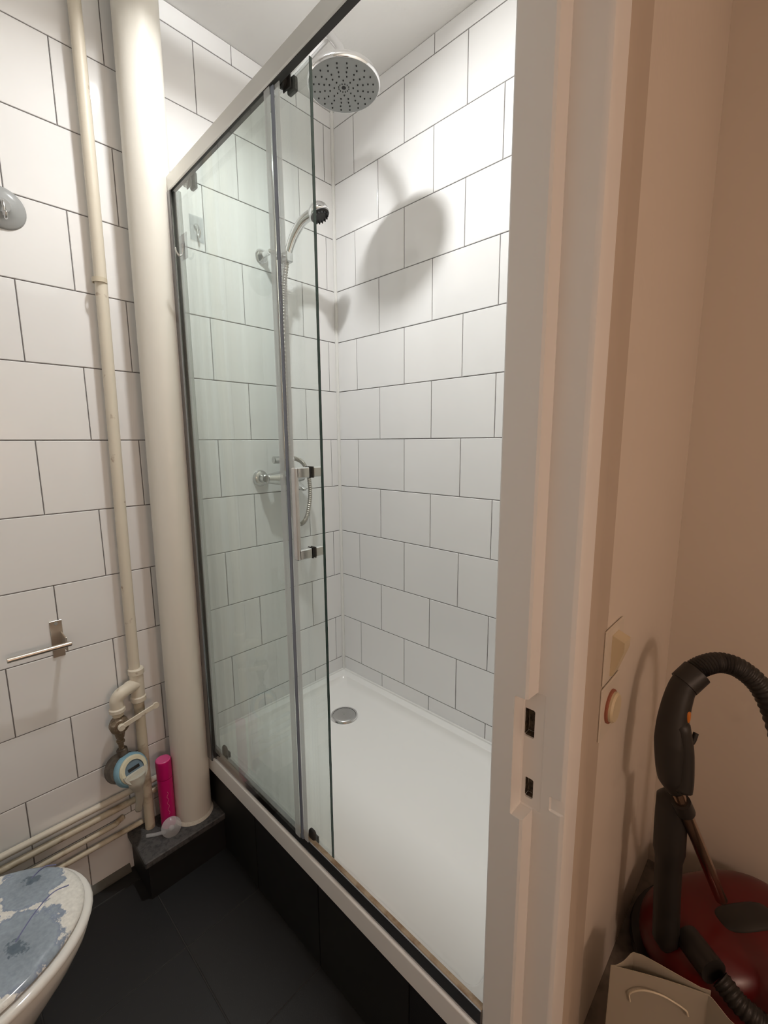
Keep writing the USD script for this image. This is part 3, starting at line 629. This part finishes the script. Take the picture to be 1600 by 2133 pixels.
wand = smooth_path([at(1437, 1412, 1.0), at(1418, 1440, 1.0), at(1402, 1500, 1.0), at(1397, 1560, 1.0), at(1398, 1610, 1.0), at(1408, 1650, 1.0)], 8)
part(vc, 'handle', tube(wand, np.interp(np.linspace(0, 1, len(wand)), [0, .2, .55, .85, 1], [.027, .027, .033, .028, .015]), 20), DARKPL, True, label='curved black wand handle')
part(vc, 'handle_back', tube(smooth_path([at(1415, 1500, .985), at(1424, 1560, .985), at(1424, 1620, .985), at(1420, 1650, .985)], 6), [.012] + [.020] * 17 + [.012], 14), DARKPL, True)
part(vc, 'button', rounded(at(1430, 1492, .98), (.008, .008, .014), .6, 3), ORANGE, 60, label='orange slide button')
part(vc, 'trigger', tube(smooth_path([at(1430, 1556, .99), at(1443, 1545, .99), at(1450, 1527, .99)], 5), .0055, 10), DARKPL, True)
for q0, q1 in (((1430, 1610), (1441, 1612)), ((1430, 1628), (1440, 1630))): part(vc, 'catch', tube([at(*q0, .985), at(*q1, .985)], .008, 10), DARKPL)
T0, T1 = at(1407, 1640, 1.0), at(1502, 1872, 1.10)
part(vc, 'wand', tube([T0, T1], .0135, 18), mat('wand_steel', (.50, .36, .28), .18, 1.), label='steel telescopic wand')
part(vc, 'wand_collar', tube([at(1418, 1668, 1.012), at(1428, 1690, 1.024)], .020, 18), DARKPL)
nz0, nz1 = at(1403, 1650, 1.06), at(1386, 1975, 1.10)
nz = cat(tube(smooth_path([nz0, at(1396, 1730, 1.07), at(1390, 1850, 1.09), nz1], 6), [.020] + [.034] * 8 + [.029] * 9 + [.013], 16))
part(vc, 'floor_nozzle', nz, DARKPL, True, label='black floor nozzle stood upright')
part(vc, 'bristles', tube([at(1378, 1690, 1.06), at(1392, 1676, 1.06)], .006, 8), mat('bristle_white', (.55, .52, .46), .7), label='pale bristles')
cp = at(1487, 2025, 1.01)
part(vc, 'hose_inlet', tube([cp + V([.05, .06, -.005]), cp], .030, 18), DARKPL, label='black hose inlet')
for s in (-1, 1): part(vc, 'wheel', cyl(BC + V([.06 * 1 + .118 * s * .62, .0 + .118 * s * .79 - .05, -.064]), BC + V([.06 + .140 * s * .62, .140 * s * .79 - .05, -.064]), .046, n=28), DARKPL)

# ---------------------------------------------------------------- white carrier bag
bg = thing('carrier_bag', (-.36, -1.39, ZF), 'white paper carrier bag with cord handles on the hall floor beside the vacuum cleaner', 'bag')
def sheet(corners, t=.0012, n=8, wob=.004, seed=0):
    a, b, c, d = [V(p, float) for p in corners]; nn = unit(np.cross(b - a, d - a)); r_ = np.random.default_rng(seed); ph = r_.uniform(0, 6, 4)
    g_ = []
    for i in range(n + 1):
        for j in range(n + 1):
            s, q = i / n, j / n; p = (a * (1 - s) + b * s) * (1 - q) + (d * (1 - s) + c * s) * q
            g_.append(p + nn * wob * (math.sin(3.1 * s + ph[0]) * math.sin(2.6 * q + ph[1])) * (1 if 0 < i < n else .0))
    g_ = V(g_); N = (n + 1) ** 2; v = np.vstack([g_ + nn * t / 2, g_ - nn * t / 2]); f = []
    I = lambda i, j: i * (n + 1) + j
    for i in range(n):
        for j in range(n):
            q = (I(i, j), I(i + 1, j), I(i + 1, j + 1), I(i, j + 1)); f += [(q[0], q[1], q[2]), (q[0], q[2], q[3]), (N + q[0], N + q[2], N + q[1]), (N + q[0], N + q[3], N + q[2])]
    edge = [I(i, 0) for i in range(n)] + [I(n, j) for j in range(n)] + [I(n - i, n) for i in range(n)] + [I(0, n - j) for j in range(n)]
    for k in range(len(edge)):
        x, y = edge[k], edge[(k + 1) % len(edge)]; f += [(x, N + x, N + y), (x, N + y, y)]
    return trimesh.Trimesh(v, V(f), process=False)
FA, FB, FC = V([-.398, -1.296, ZF]), V([-.318, -1.460, ZF]), V([-.345, -1.505, ZF])
BA, BB = V([-.345, -1.322, ZF]), V([-.296, -1.462, ZF])
zt = -1.100
tFA, tFB, tFC, tBA, tBB = V([-.402, -1.298, zt]), V([-.324, -1.455, zt]), V([-.345, -1.498, zt]), V([-.356, -1.3285, -1.085]), V([-.316, -1.458, -1.096])
def up(p, z): return (p[0], p[1], z)
part(bg, 'front_panel', sheet([FA, FB, tFB, tFA], seed=1), PAPER, 40)
part(bg, 'side_panel', sheet([FB, FC, tFC, tFB], seed=5, wob=.002), PAPER, 40)
part(bg, 'back_panel', sheet([BA, BB, tBB, tBA], seed=2), PAPER, 40)
part(bg, 'side_panel', sheet([FA, BA, tBA, tFA], seed=3, wob=-.006), PAPER, 40)
part(bg, 'bottom', sheet([FA + V([0, 0, .001]), FB + V([0, 0, .001]), BB + V([0, 0, .001]), BA + V([0, 0, .001])], wob=0), PAPER, 40)
mid = (FA + FB) / 2; e1 = unit(FB - FA); nn = unit(np.cross(e1, (0, 0, 1.))); nn = nn if np.dot(nn, CAM - mid) > 0 else -nn
h0 = mid + nn * .004
part(bg, 'cord_handle', tube(smooth_path([up(h0 - e1 * .050, zt - .075), up(h0 - e1 * .052 + nn * .004, zt - .050), up(h0 - e1 * .030 + nn * .006, zt - .030), up(h0 + e1 * .005 + nn * .006, zt - .028), up(h0 + e1 * .045 + nn * .005, zt - .045), up(h0 + e1 * .055, zt - .065)], 8), .0018, 8), CORD, True, label='pale cord handle')
